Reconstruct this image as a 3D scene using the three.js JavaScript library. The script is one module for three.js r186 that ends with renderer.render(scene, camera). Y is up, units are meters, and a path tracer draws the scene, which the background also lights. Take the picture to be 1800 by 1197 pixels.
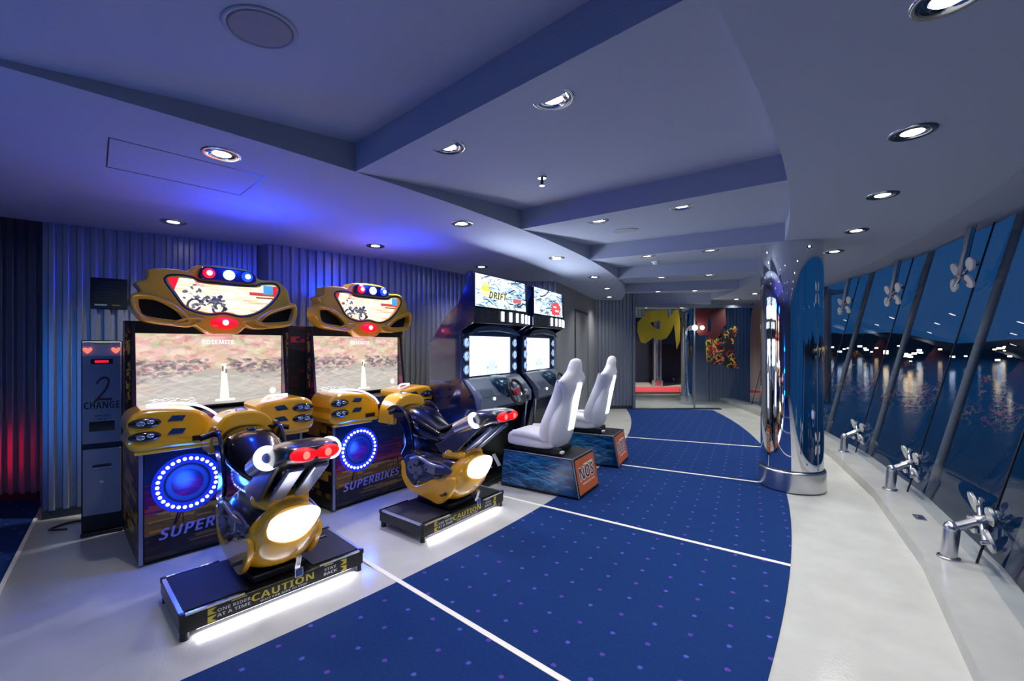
import * as THREE from 'three';
import { mergeGeometries } from 'three/addons/utils/BufferGeometryUtils.js';
import { RoundedBoxGeometry } from 'three/addons/geometries/RoundedBoxGeometry.js';
import { RectAreaLightUniformsLib } from 'three/addons/lights/RectAreaLightUniformsLib.js';

// ---------------------------------------------------------------- camera, sky, exposure
RectAreaLightUniformsLib.init();
const scene = new THREE.Scene();
const camera = new THREE.PerspectiveCamera(76.15, 1800 / 1197, 0.05, 6000);
camera.position.set(0, 1.5, 0);
camera.lookAt(0, 1.5, -10);
camera.setViewOffset(1800, 1197, 0, -8.5, 1800, 1197);
scene.background = new THREE.Color(0.004, 0.05, 0.165).multiplyScalar(1.0);
const renderer = new THREE.WebGLRenderer({ antialias: true });
renderer.toneMapping = THREE.LinearToneMapping;
renderer.toneMappingExposure = 1.0;
renderer.shadowMap.enabled = true;
const SPOT = 6.4;                // candela of one ceiling downlight

// ---------------------------------------------------------------- helpers
const D = Math.PI / 180, CX = -11.807, CZ = -12.328;        // the room is a ring sector about this point
const V = (x, y, z) => new THREE.Vector3(x, y, z);
const pol = (R, a, y = 0) => V(CX + R * Math.cos(a * D), y, CZ + R * Math.sin(a * D));
let seed = 7;
const rnd = () => { seed = (seed * 1664525 + 1013904223) % 4294967296; return seed / 4294967296; };
const rr = (a, b) => a + (b - a) * rnd();
const taken = {};
const numbered = (n) => { const k = taken[n] = (taken[n] ?? -1) + 1; return k ? `${n}_${String(k).padStart(3, '0')}` : n; };
const clean = (g) => { let q = g.index ? g.toNonIndexed() : g; for (const k of Object.keys(q.attributes)) if (!['position', 'normal', 'uv'].includes(k)) q.deleteAttribute(k); if (!q.attributes.uv) q.setAttribute('uv', new THREE.BufferAttribute(new Float32Array(q.attributes.position.count * 2), 2)); q.clearGroups(); return q; };
const join = (l) => l.length === 1 ? l[0] : mergeGeometries(l.map(clean));
const tr = (g, x = 0, y = 0, z = 0, rx = 0, ry = 0, rz = 0) => { g.applyMatrix4(new THREE.Matrix4().compose(V(x, y, z), new THREE.Quaternion().setFromEuler(new THREE.Euler(rx, ry, rz)), V(1, 1, 1))); return g; };
const box = (w, h, d, x = 0, y = 0, z = 0, rx = 0, ry = 0, rz = 0) => tr(new THREE.BoxGeometry(w, h, d), x, y, z, rx, ry, rz);
const rbox = (w, h, d, r, x = 0, y = 0, z = 0, rx = 0, ry = 0, rz = 0) => tr(new RoundedBoxGeometry(w, h, d, 3, r), x, y, z, rx, ry, rz);
const cyl = (r0, r1, h, x = 0, y = 0, z = 0, rx = 0, ry = 0, rz = 0, n = 28) => tr(new THREE.CylinderGeometry(r0, r1, h, n), x, y, z, rx, ry, rz);
const sph = (r, x, y, z, sx = 1, sy = 1, sz = 1) => tr(new THREE.SphereGeometry(r, 24, 16).scale(sx, sy, sz), x, y, z);
const tube = (pts, r, n = 24, rs = 8) => new THREE.TubeGeometry(new THREE.CatmullRomCurve3(pts.map((p) => V(...p))), n, r, rs, false);
const rod = (a, b, r, n = 12) => { const A = V(...a), B = V(...b), d = B.clone().sub(A), g = new THREE.CylinderGeometry(r, r, d.length(), n); g.applyQuaternion(new THREE.Quaternion().setFromUnitVectors(V(0, 1, 0), d.clone().normalize())); g.translate(...A.add(B).multiplyScalar(.5).toArray()); return g; };
const shapeOf = (pts, holes = [], smooth = false) => {
  const mk = (C, p) => { const s = new C(); if (smooth) { s.moveTo(...p[0]); s.splineThru([...p.slice(1), p[0]].map((q) => new THREE.Vector2(...q))); } else { s.moveTo(...p[0]); p.slice(1).forEach((q) => s.lineTo(...q)); s.closePath(); } return s; };
  const s = mk(THREE.Shape, pts); s.holes = holes.map((h) => mk(THREE.Path, h)); return s;
};
const ext = (pts, depth, bevel = 0, holes = [], smooth = false, seg = 3) => new THREE.ExtrudeGeometry(shapeOf(pts, holes, smooth), { depth: depth - 2 * bevel, bevelEnabled: bevel > 0, bevelSize: bevel, bevelThickness: bevel, bevelSegments: seg, bevelOffset: -bevel, curveSegments: smooth ? 40 : 6 }).translate(0, 0, bevel);
// profile given as (z, y) pairs, extruded along x from x0 to x1
const prof = (zy, x0, x1, bevel = 0) => { const g = ext(zy.map(([z, y]) => [-z, y]), x1 - x0, bevel); g.rotateY(Math.PI / 2); g.translate(x0, 0, 0); return g; };
// superellipse loft along z: sections [z, y, halfWidth, halfHeight, exponent, x]
function loft(secs, n = 28) {
  const pos = [], uv = [], idx = [];
  secs.forEach(([z, y, w, h, e = 2.4, x = 0], i) => { for (let k = 0; k <= n; k++) { const t = k / n * 2 * Math.PI, c = Math.cos(t), s = Math.sin(t); pos.push(x + w * Math.sign(c) * Math.abs(c) ** (2 / e), y + h * Math.sign(s) * Math.abs(s) ** (2 / e), z); uv.push(k / n, i / (secs.length - 1)); } });
  for (let i = 0; i < secs.length - 1; i++) for (let k = 0; k < n; k++) { const a = i * (n + 1) + k, b = a + n + 1; idx.push(a, a + 1, b, a + 1, b + 1, b); }
  for (const [i, flip] of [[0, 1], [secs.length - 1, 0]]) { const c = pos.length / 3, [z, y, , , , x = 0] = secs[i]; pos.push(x, y, z); uv.push(.5, .5); for (let k = 0; k < n; k++) { const a = i * (n + 1) + k; flip ? idx.push(c, a + 1, a) : idx.push(c, a, a + 1); } }
  const g = new THREE.BufferGeometry(); g.setAttribute('position', new THREE.Float32BufferAttribute(pos, 3)); g.setAttribute('uv', new THREE.Float32BufferAttribute(uv, 2)); g.setIndex(idx); g.computeVertexNormals(); return g;
}
// smooth interpolation of loft sections
function smoothSecs(secs, per = 4) {
  const out = [], f = (a, b, c, d, t) => .5 * (2 * b + (c - a) * t + (2 * a - 5 * b + 4 * c - d) * t * t + (3 * b - a - 3 * c + d) * t * t * t);
  const S = secs.map((s) => [s[0], s[1], s[2], s[3], s[4] ?? 2.4, s[5] ?? 0]);
  for (let i = 0; i < S.length - 1; i++) for (let k = 0; k < per; k++) { const a = S[Math.max(0, i - 1)], b = S[i], c = S[i + 1], d = S[Math.min(S.length - 1, i + 2)]; out.push(b.map((_, j) => j === 2 || j === 3 ? Math.max(.004, f(a[j], b[j], c[j], d[j], k / per)) : f(a[j], b[j], c[j], d[j], k / per))); }
  out.push(S[S.length - 1]); return out;
}
const quadGeo = (quads) => {   // quads: [a,b,c,d, uv?]
  const pos = [], uv = [];
  for (const [a, b, c, d, t] of quads) { for (const p of [a, b, c, a, c, d]) pos.push(p.x, p.y, p.z); const u = t ?? [[0, 0], [1, 0], [1, 1], [0, 1]]; for (const k of [0, 1, 2, 0, 2, 3]) uv.push(...u[k]); }
  const g = new THREE.BufferGeometry(); g.setAttribute('position', new THREE.Float32BufferAttribute(pos, 3)); g.setAttribute('uv', new THREE.Float32BufferAttribute(uv, 2)); g.computeVertexNormals(); return g;
};
const fn = (v) => typeof v === 'function' ? v : () => v;
function ringSlab(R0, R1, a0, a1, y0, y1, n = 40, angles = null) {
  y0 = fn(y0); y1 = fn(y1); R0 = fn(R0); R1 = fn(R1);
  const q = [], A = angles ?? Array.from({ length: n + 1 }, (_, i) => a0 + (a1 - a0) * i / n), flat = (...p) => p.map((v) => [v.x, v.z]);
  for (let i = 0; i < A.length - 1; i++) {
    const [s, t] = [A[i], A[i + 1]], p = (R, a, y) => pol(R, a, y);
    const T = [p(R0(s), s, y1(s)), p(R1(s), s, y1(s)), p(R1(t), t, y1(t)), p(R0(t), t, y1(t))], B = [p(R0(s), s, y0(s)), p(R1(s), s, y0(s)), p(R1(t), t, y0(t)), p(R0(t), t, y0(t))];
    q.push([T[0], T[3], T[2], T[1], flat(T[0], T[3], T[2], T[1])], [B[0], B[1], B[2], B[3], flat(...B)]);
    const u0 = s * D * R1(s), u1 = t * D * R1(t), sd = (a, b, c, d) => q.push([a, b, c, d, [[u0, a.y], [u1, b.y], [u1, c.y], [u0, d.y]]]);
    sd(B[1], T[1], T[2], B[2]); sd(B[0], B[3], T[3], T[0]);
    if (i === 0) q.push([B[0], T[0], T[1], B[1]]);
    if (i === A.length - 2) q.push([B[3], B[2], T[2], T[3]]);
  }
  return quadGeo(q);
}
const tag = (o, label, category, group, kind) => { if (label) o.userData.label = label; if (category) o.userData.category = category; if (group) o.userData.group = group; if (kind) o.userData.kind = kind; return o; };
function thing(name, label, category, p = V(0, 0, 0), turn = 0, group) { const o = new THREE.Group(); o.name = numbered(name); o.position.copy(p); o.rotation.y = turn; scene.add(o); return tag(o, label, category, group); }
function part(name, geo, mat, parent = scene, label) { const m = new THREE.Mesh(Array.isArray(geo) ? join(geo) : geo, mat); m.name = parent === scene ? numbered(name) : name; parent.add(m); if (label) m.userData.label = label; return m; }
function structure(name, geo, mat, label) { const m = part(name, geo, mat); m.userData.kind = 'structure'; if (label) m.userData.label = label; return m; }
function structGroup(name, label) { const o = new THREE.Group(); o.name = name; scene.add(o); o.userData.kind = 'structure'; o.userData.label = label; return o; }
const face = (a) => (90 - a) * D;                         // turn that points local +z outwards along angle a
const std = (color, roughness = .5, metalness = 0, more = {}) => new THREE.MeshStandardMaterial({ color, roughness, metalness, ...more });
const phys = (color, roughness, metalness, more) => new THREE.MeshPhysicalMaterial({ color, roughness, metalness, ...more });
const glow = (color, k, base = 0x111111) => new THREE.MeshStandardMaterial({ color: base, roughness: .4, emissive: color, emissiveIntensity: k });
function canvasTex(w, h, draw, srgb = true) { const c = document.createElement('canvas'); c.width = w; c.height = h; draw(c.getContext('2d'), w, h); const t = new THREE.CanvasTexture(c); if (srgb) t.colorSpace = THREE.SRGBColorSpace; t.magFilter = THREE.LinearFilter; return t; }
const rgb = (r, g, b, a = 1) => `rgba(${r | 0},${g | 0},${b | 0},${a})`;
function rect(parent, color, intensity, w, h, p, look) { const l = new THREE.RectAreaLight(color, intensity, w, h); l.position.copy(p); parent.add(l); parent.updateMatrixWorld(true); l.lookAt(parent.localToWorld(p.clone().add(look))); return l; }
function dot(parent, color, intensity, p, r = 1) { const l = new THREE.PointLight(color, intensity); l.position.copy(p); l.shadow.radius = r; l.castShadow = true; parent.add(l); return l; }

// ---------------------------------------------------------------- materials
function noiseTex(n, cells, lo, hi, srgb = false) {
  const g = new Float32Array(n * n); let amp = 1, tot = 0;
  for (const c of cells) { const L = Array.from({ length: c * c }, rnd); for (let j = 0; j < n; j++) for (let i = 0; i < n; i++) { const x = i / n * c, y = j / n * c, x0 = x | 0, y0 = y | 0, fx = x - x0, fy = y - y0, s = fx * fx * (3 - 2 * fx), t = fy * fy * (3 - 2 * fy), P = (a, b) => L[(b % c) * c + a % c]; g[j * n + i] += amp * ((P(x0, y0) * (1 - s) + P(x0 + 1, y0) * s) * (1 - t) + (P(x0, y0 + 1) * (1 - s) + P(x0 + 1, y0 + 1) * s) * t); } tot += amp; amp *= .6; }
  const d = new Uint8Array(n * n * 4); for (let i = 0; i < n * n; i++) { const v = lo + (hi - lo) * g[i] / tot; d.set([v * 255, v * 255, v * 255, 255], i * 4); }
  const t = new THREE.DataTexture(d, n, n); t.wrapS = t.wrapT = THREE.RepeatWrapping; t.magFilter = THREE.LinearFilter; t.minFilter = THREE.LinearFilter; if (srgb) t.colorSpace = THREE.SRGBColorSpace; t.needsUpdate = true; return t;
}
const fineNoise = noiseTex(256, [8, 16, 32, 64], .9, 1.0, true), roughNoise = noiseTex(256, [4, 9, 20, 50], .25, .5), grain = noiseTex(256, [64, 128], 0, 1);
const rep = (t, k) => { const c = t.clone(); c.repeat.set(k, k); c.needsUpdate = true; return c; };
const carpetTex = canvasTex(512, 512, (c, w, h) => {    // 0.36 m square of pile with woven dots on a diagonal grid
  c.fillStyle = rgb(27, 53, 106); c.fillRect(0, 0, w, h);
  for (let i = 0; i < 26000; i++) { const v = rr(-10, 12); c.fillStyle = rgb(27 + v, 53 + v, 106 + 1.7 * v); c.fillRect(rnd() * w, rnd() * h, 3, 3); }
  for (const [x, y, k] of [[128, 128, 0], [384, 384, 0], [384, 128, 1], [128, 384, 1]]) for (let i = 0; i < 90; i++) { const r = 17 * Math.sqrt(rnd()), t = rnd() * 7; c.fillStyle = k ? rgb(104, 70, 168) : rgb(92, 92, 182); c.fillRect(x + r * Math.cos(t) - 2, y + r * Math.sin(t) - 2, 5, 5); }
});
carpetTex.wrapS = carpetTex.wrapT = THREE.RepeatWrapping; carpetTex.repeat.set(2.8, 2.8); carpetTex.rotation = .5;
const M = {
  ceiling: std(0x9ea8be, .85, 0, { bumpMap: rep(grain, 3), bumpScale: .0006 }),
  floor: std(0xc6c7c2, .4, 0, { map: rep(fineNoise, .6), roughnessMap: rep(roughNoise, .5), bumpMap: rep(grain, 2), bumpScale: .0005 }),
  carpet: phys(0xffffff, 1, 0, { specularIntensity: .1, map: carpetTex, bumpMap: rep(grain, 6), bumpScale: .003 }),
  stripe: std(0xe9e6da, .5, 0, { bumpMap: rep(grain, 4), bumpScale: .0005 }),
  corr: std(0xb2b5bc, .3, .8),
  flatWall: std(0x8c9096, .6, .1, { map: rep(fineNoise, .5) }),
  skirting: std(0x30363f, .5, .2),
  curb: std(0xbdbeba, .45, .1, { map: rep(fineNoise, .6), roughnessMap: rep(roughNoise, .5) }),
  chrome: std(0xe4e6ea, .035, 1),
  satin: std(0xc9cbd0, .24, 1),
  trimChrome: std(0xd6d8dc, .12, 1),
  steelOut: std(0x59636f, .6, .2),
  darkSteel: std(0x3a3d44, .35, .8),
  black: std(0x0b0c0f, .35, 0),
  blackGloss: phys(0x08090c, .18, 0, { clearcoat: 1, clearcoatRoughness: .06 }),
  blackMatte: std(0x131417, .5, 0, { bumpMap: rep(grain, 5), bumpScale: .001 }),
  charcoal: phys(0x2a2c33, .3, .1, { clearcoat: .8, clearcoatRoughness: .12 }),
  yellow: phys(0xffbc1c, .28, 0, { clearcoat: .9, clearcoatRoughness: .1, map: rep(fineNoise, .8) }),
  glass: phys(0xf4f8fa, 0, 0, { transmission: 1, thickness: 0, ior: 1.5, specularIntensity: .7 }),
  fabric: std(0xf0f0f5, .75, 0, { bumpMap: rep(grain, 5), bumpScale: .0012 }),
  greyPlastic: std(0x9499a5, .35, .15),
  whitePlastic: std(0xd8d8d4, .4, 0),
  silver: std(0x9aa0ac, .28, .7),
  navyGloss: phys(0x0c1836, .16, .2, { clearcoat: 1, clearcoatRoughness: .05 }),
  bulb: glow(0xfff4e2, 7, 0xffffff),
  led: glow(0xdfe6ff, 4),
  ledBlue: glow(0x2448ff, 2.2),
  red: glow(0xff1420, .9, 0x60060c),
};

// ================================================================= THE SETTING
// floor
{
  const g = structGroup('floor', 'pale grey polished floor of the curved room');
  part('floor_slab', ringSlab(9.2, 17.4, -6, 62, -.12, 0, 60), M.floor, g);
}
structure('carpet_runner', ringSlab(14.65, 16.6, 7.95, 62, 0, .006, 90), M.carpet, 'navy blue curved carpet with small purple dots');
structure('alcove_carpet', ringSlab(9.6, 14.0, 48.16, 62, 0, .006, 20), M.carpet, 'dark navy carpet at the left edge');
[[40.8, 14.2, 16.6], [34.4, 14.2, 16.6], [27.6, 14.6, 16.36], [48.1, 11.5, 14.65], [21, 14.6, 16.6], [47.5, 14.65, 16.6]].forEach(([a, r0, r1], i) => {
  const w = (i === 3 ? .03 : .032) / 15.4 / D / 2;
  structure(`trim_${i + 1}`, ringSlab(r0, r1, a - w, a + w, 0, .0085, 1), M.stripe, 'white inlaid strip across the floor');
});
structure('trim_7', box(2.1, .02, .16, 3.85, .008, -10.23), M.darkSteel, 'dark metal threshold under the glass partition');

// ceiling
const POSTS = [62, 59.3, 54, 48.7, 43.4, 38.1, 32.8, 27.67, 22.2, 17.09, 11.9, 6.7, 1.5, -6];
const facetR = (a, R) => { for (let i = 0; i < POSTS.length - 1; i++) if (a <= POSTS[i] && a >= POSTS[i + 1]) { const m = (POSTS[i] + POSTS[i + 1]) / 2, h = (POSTS[i] - POSTS[i + 1]) / 2; return R * Math.cos(h * D) / Math.cos((a - m) * D); } return R; };
const BEAMS = [61.5, 54.9, 48.3, 41.7, 35.08, 28.45, 21.8, 14.4, 7.6];
const CH = 2.563, RISE = .175;
const panelY = (a) => { for (let i = 0; i < BEAMS.length - 1; i++) if (a <= BEAMS[i] && a > BEAMS[i + 1]) return CH + RISE * (BEAMS[i] - a) / (BEAMS[i] - BEAMS[i + 1]); return CH; };
{
  const g = structGroup('ceiling', 'white stepped ceiling with sloped bays between two curved soffits');
  part('inner_soffit', ringSlab(11.57, 14.53, 7.6, 62, CH, 3, 80), M.ceiling, g);
  part('outer_soffit', ringSlab(16.59, (a) => facetR(a, 17.77), -6, 62, CH, 3, 136), M.ceiling, g);
  part('roof_slab', ringSlab(9, 18.5, -6, 63, 3, 3.15, 40), M.ceiling, g);
  part('end_soffit', ringSlab(13.4, 16.59, -6, 7.6, CH - .1, 3, 20), M.ceiling, g);
  for (let i = 0; i < BEAMS.length - 1; i++) { const N = BEAMS[i], F = BEAMS[i + 1]; part('ceiling_bay', ringSlab(14.53, 16.59, F, N, (a) => CH + RISE * (N - a) / (N - F), 3, 12), M.ceiling, g); }
  // access hatch let into the inner soffit: panel with a shadow gap round it
  const fr = new THREE.Group(); fr.name = 'access_hatch'; g.add(fr);
  part('hatch_gap', [ringSlab(13.53, 13.536, 43.1, 46.05, CH - .0015, CH + .01, 8), ringSlab(14.034, 14.04, 43.1, 46.05, CH - .0015, CH + .01, 8), ringSlab(13.53, 14.04, 43.1, 43.125, CH - .0015, CH + .01, 1), ringSlab(13.53, 14.04, 46.025, 46.05, CH - .0015, CH + .01, 1)], M.darkSteel, fr);
}
{
  const q = []; for (let i = 0; i < POSTS.length - 1; i++) { const a = POSTS[i], b = POSTS[i + 1]; q.push([pol(17.77, a, CH), pol(17.77, b, CH), pol(18.28, b, CH + .06), pol(18.28, a, CH + .06)], [pol(17.77, a, 3), pol(18.28, a, 3), pol(18.28, b, 3), pol(17.77, b, 3)], [pol(18.28, a, CH + .06), pol(18.28, b, CH + .06), pol(18.28, b, 3), pol(18.28, a, 3)]); }
  structure('trim_8', quadGeo(q), M.ceiling, 'sloped ceiling strip along the window head');
}

// walls
const P = (x, d) => V(x, 0, -d);
function wallBox(p0, p1, y0, y1, th) { const d = p1.clone().sub(p0), L = d.length(); const u = d.normalize(), n = V(-u.z, 0, u.x); const g = new THREE.BoxGeometry(L, y1 - y0, th); g.translate(L / 2, (y0 + y1) / 2, -th / 2); const m = new THREE.Matrix4().makeBasis(u, V(0, 1, 0), n).setPosition(p0); g.applyMatrix4(m); return g; }
function corrugated(p0, p1, y0, y1, pitch = .088, deep = .034) {
  const d = p1.clone().sub(p0), L = d.length(), u = d.clone().normalize(), n = V(-u.z, 0, u.x), k = Math.max(1, Math.round(L / pitch)), q = [], pr = [];
  for (let i = 0; i < k; i++) for (const [f, z] of [[0, 0], [.34, 0], [.4, .25], [.46, .85], [.5, 1], [.84, 1], [.9, .85], [.96, .25]]) pr.push([L * (i + f) / k, deep * z]);
  pr.push([L, 0]);
  for (let i = 0; i < pr.length - 1; i++) { const at = ([s, z], y) => p0.clone().addScaledVector(u, s).addScaledVector(n, z).setY(y), A = pr[i], B = pr[i + 1]; q.push([at(A, y0), at(B, y0), at(B, y1), at(A, y1), [[A[0], y0], [B[0], y0], [B[0], y1], [A[0], y1]]]); }
  const g = quadGeo(q);
  return g;
}
{
  const g = structGroup('wall_left', 'corrugated metal inner wall behind the arcade machines');
  const sheet = (a, b) => { part('corrugated_sheet', corrugated(a, b, .07, 3), M.corr, g); const u = b.clone().sub(a).normalize(), n = V(-u.z, 0, u.x).multiplyScalar(-.002); part('backing_wall', wallBox(a.clone().add(n), b.clone().add(n), -.1, 3, .12), M.flatWall, g); part('skirting', wallBox(a.clone().addScaledVector(n, -14), b.clone().addScaledVector(n, -14), 0, .08, .03), M.skirting, g); };
  sheet(P(-8.6, 3.35), P(-4.62, 4.25));
  part('corner_return', wallBox(P(-4.62, 4.25), P(-4.05, 3.75), -.1, 3, .05), M.corr, g);
  sheet(P(-4.05, 3.75), P(-2.715, 4.64));
  part('corner_return', wallBox(P(-2.715, 4.64), P(-2.556, 4.56), -.1, 3, .05), M.corr, g);
  sheet(P(-2.556, 4.56), P(-1.456, 5.56)); sheet(P(-1.456, 5.56), P(-.683, 6.6)); sheet(P(-.683, 6.6), P(.209, 7.25)); sheet(P(.209, 7.25), P(.74, 7.25));
  part('flat_panel', wallBox(P(.74, 7.25), P(2, 10.3), -.1, 3, .12), M.flatWall, g);
  sheet(P(2, 10.3), P(2.84, 10.3));
  part('corner_post', box(.06, 3, .14, 2.87, 1.5, -10.28), M.silver, g);
  const w0 = P(.74, 7.25), w1 = P(2, 10.3), at = (t) => w0.clone().lerp(w1, t), dg = structGroup('door_1', 'flush grey service door beside the racing cabinets');
  part('door_leaf', wallBox(at(.39).add(V(.012, 0, .004)), at(.7).add(V(.012, 0, .004)), .02, 2.15, .04), M.flatWall, dg);
  part('door_frame', [wallBox(at(.37).add(V(.008, 0, .003)), at(.385).add(V(.008, 0, .003)), 0, 2.2, .04), wallBox(at(.705).add(V(.008, 0, .003)), at(.72).add(V(.008, 0, .003)), 0, 2.2, .04), wallBox(at(.37).add(V(.008, 0, .003)), at(.72).add(V(.008, 0, .003)), 2.17, 2.2, .04)], M.darkSteel, dg);
}
structure('wall_back', wallBox(pol(18.4, 62), pol(9, 62), -.1, 3, .12), M.flatWall, 'plain wall behind the viewpoint');
structure('wall_alcove', wallBox(pol(9.4, 62), P(-8.6, 3.35), -.1, 3, .12), M.flatWall, 'plain wall closing the left alcove');

// curb, sill and slanted windows on the outer side
const GL = (a, y) => pol(17.6 + .238 * (y - .1), a, y);
structure('trim_9', ringSlab(17.34, 17.72, 0, 0, -.6, .1, 0, POSTS), M.curb, 'raised grey window sill on a curb');
for (let i = 0; i < POSTS.length - 1; i++) {
  const a = POSTS[i] - .07, b = POSTS[i + 1] + .07, g = structGroup(`window_${i + 1}`, 'tall outward-leaning glass pane');
  const p = [GL(a, .06), GL(b, .06), GL(b, 2.6), GL(a, 2.6)];
  part('glass_pane', quadGeo([[p[0], p[1], p[2], p[3]]]), M.glass, g);
  part('joint_seal', rod(GL(POSTS[i], .06).toArray(), GL(POSTS[i], 2.6).toArray(), .007, 8), M.black, g);
  const mo = (y) => { const v = GL(POSTS[i], y), c = V(CX, y, CZ); return v.add(v.clone().sub(c).normalize().multiplyScalar(.16)).toArray(); };
  part('outer_mullion', rod(mo(-.6), mo(3), .034, 14), M.steelOut, g);
}

// far end: glass partition with painted lettering, the wall and opening behind it, and the lobby beyond
const px = (x, y, d) => [(x - 900) / 763.7 * d, 1.5 + (607 - y) / 763.7 * d];
{
  const g = structGroup('wall_far', 'corrugated end wall with an opening to the lobby');
  part('corrugated_sheet', corrugated(P(5.2, 11.57), P(6.3, 11.57), 0, 3), M.corr, g);
  part('backing_wall', box(1.2, 3.1, .1, 5.75, 1.45, -11.64), M.flatWall, g);
  part('corrugated_header', corrugated(P(2.7, 11.57), P(4.65, 11.57), 2.24, 3), M.corr, g);
  part('header_wall', box(2.2, .76, .1, 3.6, 2.62, -11.64), M.flatWall, g);
  part('pillar', [box(.5, 3, .2, 4.9, 1.5, -11.62), box(.05, 3, .24, 5.17, 1.5, -11.6)], M.silver, g);
  part('side_wall', box(.12, 3.1, 7.5, 2.78, 1.45, -14.1), M.flatWall, g);
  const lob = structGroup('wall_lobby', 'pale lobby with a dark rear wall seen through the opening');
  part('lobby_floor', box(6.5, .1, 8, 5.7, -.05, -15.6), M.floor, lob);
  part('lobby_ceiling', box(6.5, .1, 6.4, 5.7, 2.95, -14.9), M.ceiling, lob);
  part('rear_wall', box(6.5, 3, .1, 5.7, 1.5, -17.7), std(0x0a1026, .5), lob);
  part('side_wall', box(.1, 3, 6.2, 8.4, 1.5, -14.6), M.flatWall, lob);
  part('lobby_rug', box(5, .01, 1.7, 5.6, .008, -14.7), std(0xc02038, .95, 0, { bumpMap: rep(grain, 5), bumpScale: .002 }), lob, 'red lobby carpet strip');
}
{
  const d = 10.23, gp = thing('glass_partition', 'clear glass partition with painted graffiti letters at the far end', 'partition', V(0, 0, 0));
  part('glass_sheet', [box(1.38, 2.36, .012, 3.59, 1.2, -d), box(1.38, 2.36, .012, 4.99, 1.2, -d)], M.glass, gp);
  part('head_rail', box(2.86, .07, .08, 4.3, 2.42, -d), M.silver, gp);
  part('meeting_stile', box(.03, 2.4, .04, 4.29, 1.2, -d), M.silver, gp);
  const c6 = (l) => l.map(([x, y]) => px(1100 + x / 6.3, 530 + y / 6.3, d));
  const letters = (name, l, holes, mat, label) => part(name, ext(c6(l), .006, 0, holes.map(c6)).translate(0, 0, -d + .008), mat, gp, label);
  letters('graffiti', [[165, 112], [380, 95], [460, 95], [465, 190], [540, 95], [585, 90], [600, 250], [595, 440], [562, 530], [545, 380], [530, 250], [500, 330], [450, 405], [385, 430], [300, 400], [250, 440], [210, 465], [165, 450], [125, 330], [130, 230], [190, 170], [232, 150]], [[[265, 235], [320, 300], [375, 305], [375, 210]]], std(0xc9b21e, .5, 0, { map: fineNoise }), 'yellow graffiti lettering');
  letters('graffiti', [[730, 85], [1095, 78], [1110, 250], [1060, 300], [1050, 400], [960, 420], [880, 370], [820, 380], [780, 340], [790, 230], [740, 190], [785, 150]], [[[905, 180], [945, 180], [945, 330], [905, 330]]], std(0x3d0a12, .5), 'dark red graffiti block');
  const graf = canvasTex(256, 256, (c) => { c.fillStyle = '#14141c'; c.fillRect(0, 0, 256, 256); const col = ['#b8b41e', '#c03028', '#1c4a34', '#d08a3a', '#7e1418', '#8a9a2a', '#101018', '#c85a5a']; for (let i = 0; i < 170; i++) { c.strokeStyle = i % 3 ? col[i % 8] : '#14141c'; c.lineWidth = rr(3, 10); c.beginPath(); const x = rnd() * 256, y = rnd() * 256; c.moveTo(x, y); c.quadraticCurveTo(x + rr(-60, 60), y + rr(-60, 60), x + rr(-50, 50), y + rr(-70, 70)); c.stroke(); } });
  graf.wrapS = graf.wrapT = THREE.RepeatWrapping; graf.repeat.set(1.2, 1.2);
  letters('graffiti', [[880, 450], [910, 390], [980, 430], [1040, 380], [1070, 290], [1110, 330], [1180, 280], [1232, 270], [1225, 370], [1190, 440], [1200, 600], [1242, 740], [1140, 740], [1060, 690], [960, 710], [890, 650]], [], std(0xffffff, .5, 0, { map: graf }), 'red, yellow and green graffiti');
}
for (const [x, r, which] of [[4.25, .065, 'larger'], [4.42, .05, 'smaller']]) {
  const l = thing('globe_lamp', `${which} round glowing globe lamp fixed to the glass partition`, 'lamp', V(x, 1.91, -10.1), 0, 'globe lamps on the glass partition');
  part('globe', sph(r, 0, 0, 0), glow(0xfff2dc, 3, 0xffffff), l); part('bracket', cyl(.012, .012, .07, 0, 0, -.085, Math.PI / 2), M.satin, l); dot(l, 0xfff0dc, .3, V(0, 0, 0), 2);
}

// ---------------------------------------------------------------- night outside: water, shore, harbour lights
structure('ground', ringSlab(22, 2600, -110, 80, -16.4, -16, 70), std(0x04101c, .14, 0, { bumpMap: rep(roughNoise, .04), bumpScale: .5 }), 'dark harbour water');
{
  const q = []; const N = 120, hy = (i) => 10 + 9 * Math.sin(i * .21) + 7 * Math.sin(i * .53 + 1) + 4 * Math.sin(i * 1.31);
  const prm = []; for (let i = 0; i < N; i++) { const a = -110 + 190 * i / N, b = -110 + 190 * (i + 1) / N, A = pol(900, a, -16), B = pol(900, b, -16), A1 = pol(980, a, Math.max(4, hy(i))), B1 = pol(980, b, Math.max(4, hy(i + 1))); prm.push([A, B, B1, A1], [A1, B1, pol(1100, b, -16), pol(1100, a, -16)]); }
  structure('far_shore', quadGeo(prm), std(0x0b1a2a, .9), 'low dark hills along the harbour shore');
}
{
  const lm = [glow(0xfff0d8, 9), glow(0xffd9a0, 7), glow(0xcfe0ff, 8)], g = new THREE.BoxGeometry(1, 1, 1);
  for (let i = 0; i < 170; i++) { const a = i < 120 ? rr(-84, -36) : rr(-36, 40), R = rr(330, 880), s = R * rr(.0016, .0042); const m = tag(part('harbour_light', g, lm[i % 3]), 'tiny bright lamp on the far harbour shore', 'lamp', 'harbour lights on the far shore'); m.position.copy(pol(R, a, -16 + rr(4, 9) + R * .009)); m.scale.set(s * 1.5, s * .7, s * .7); }
}

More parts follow.
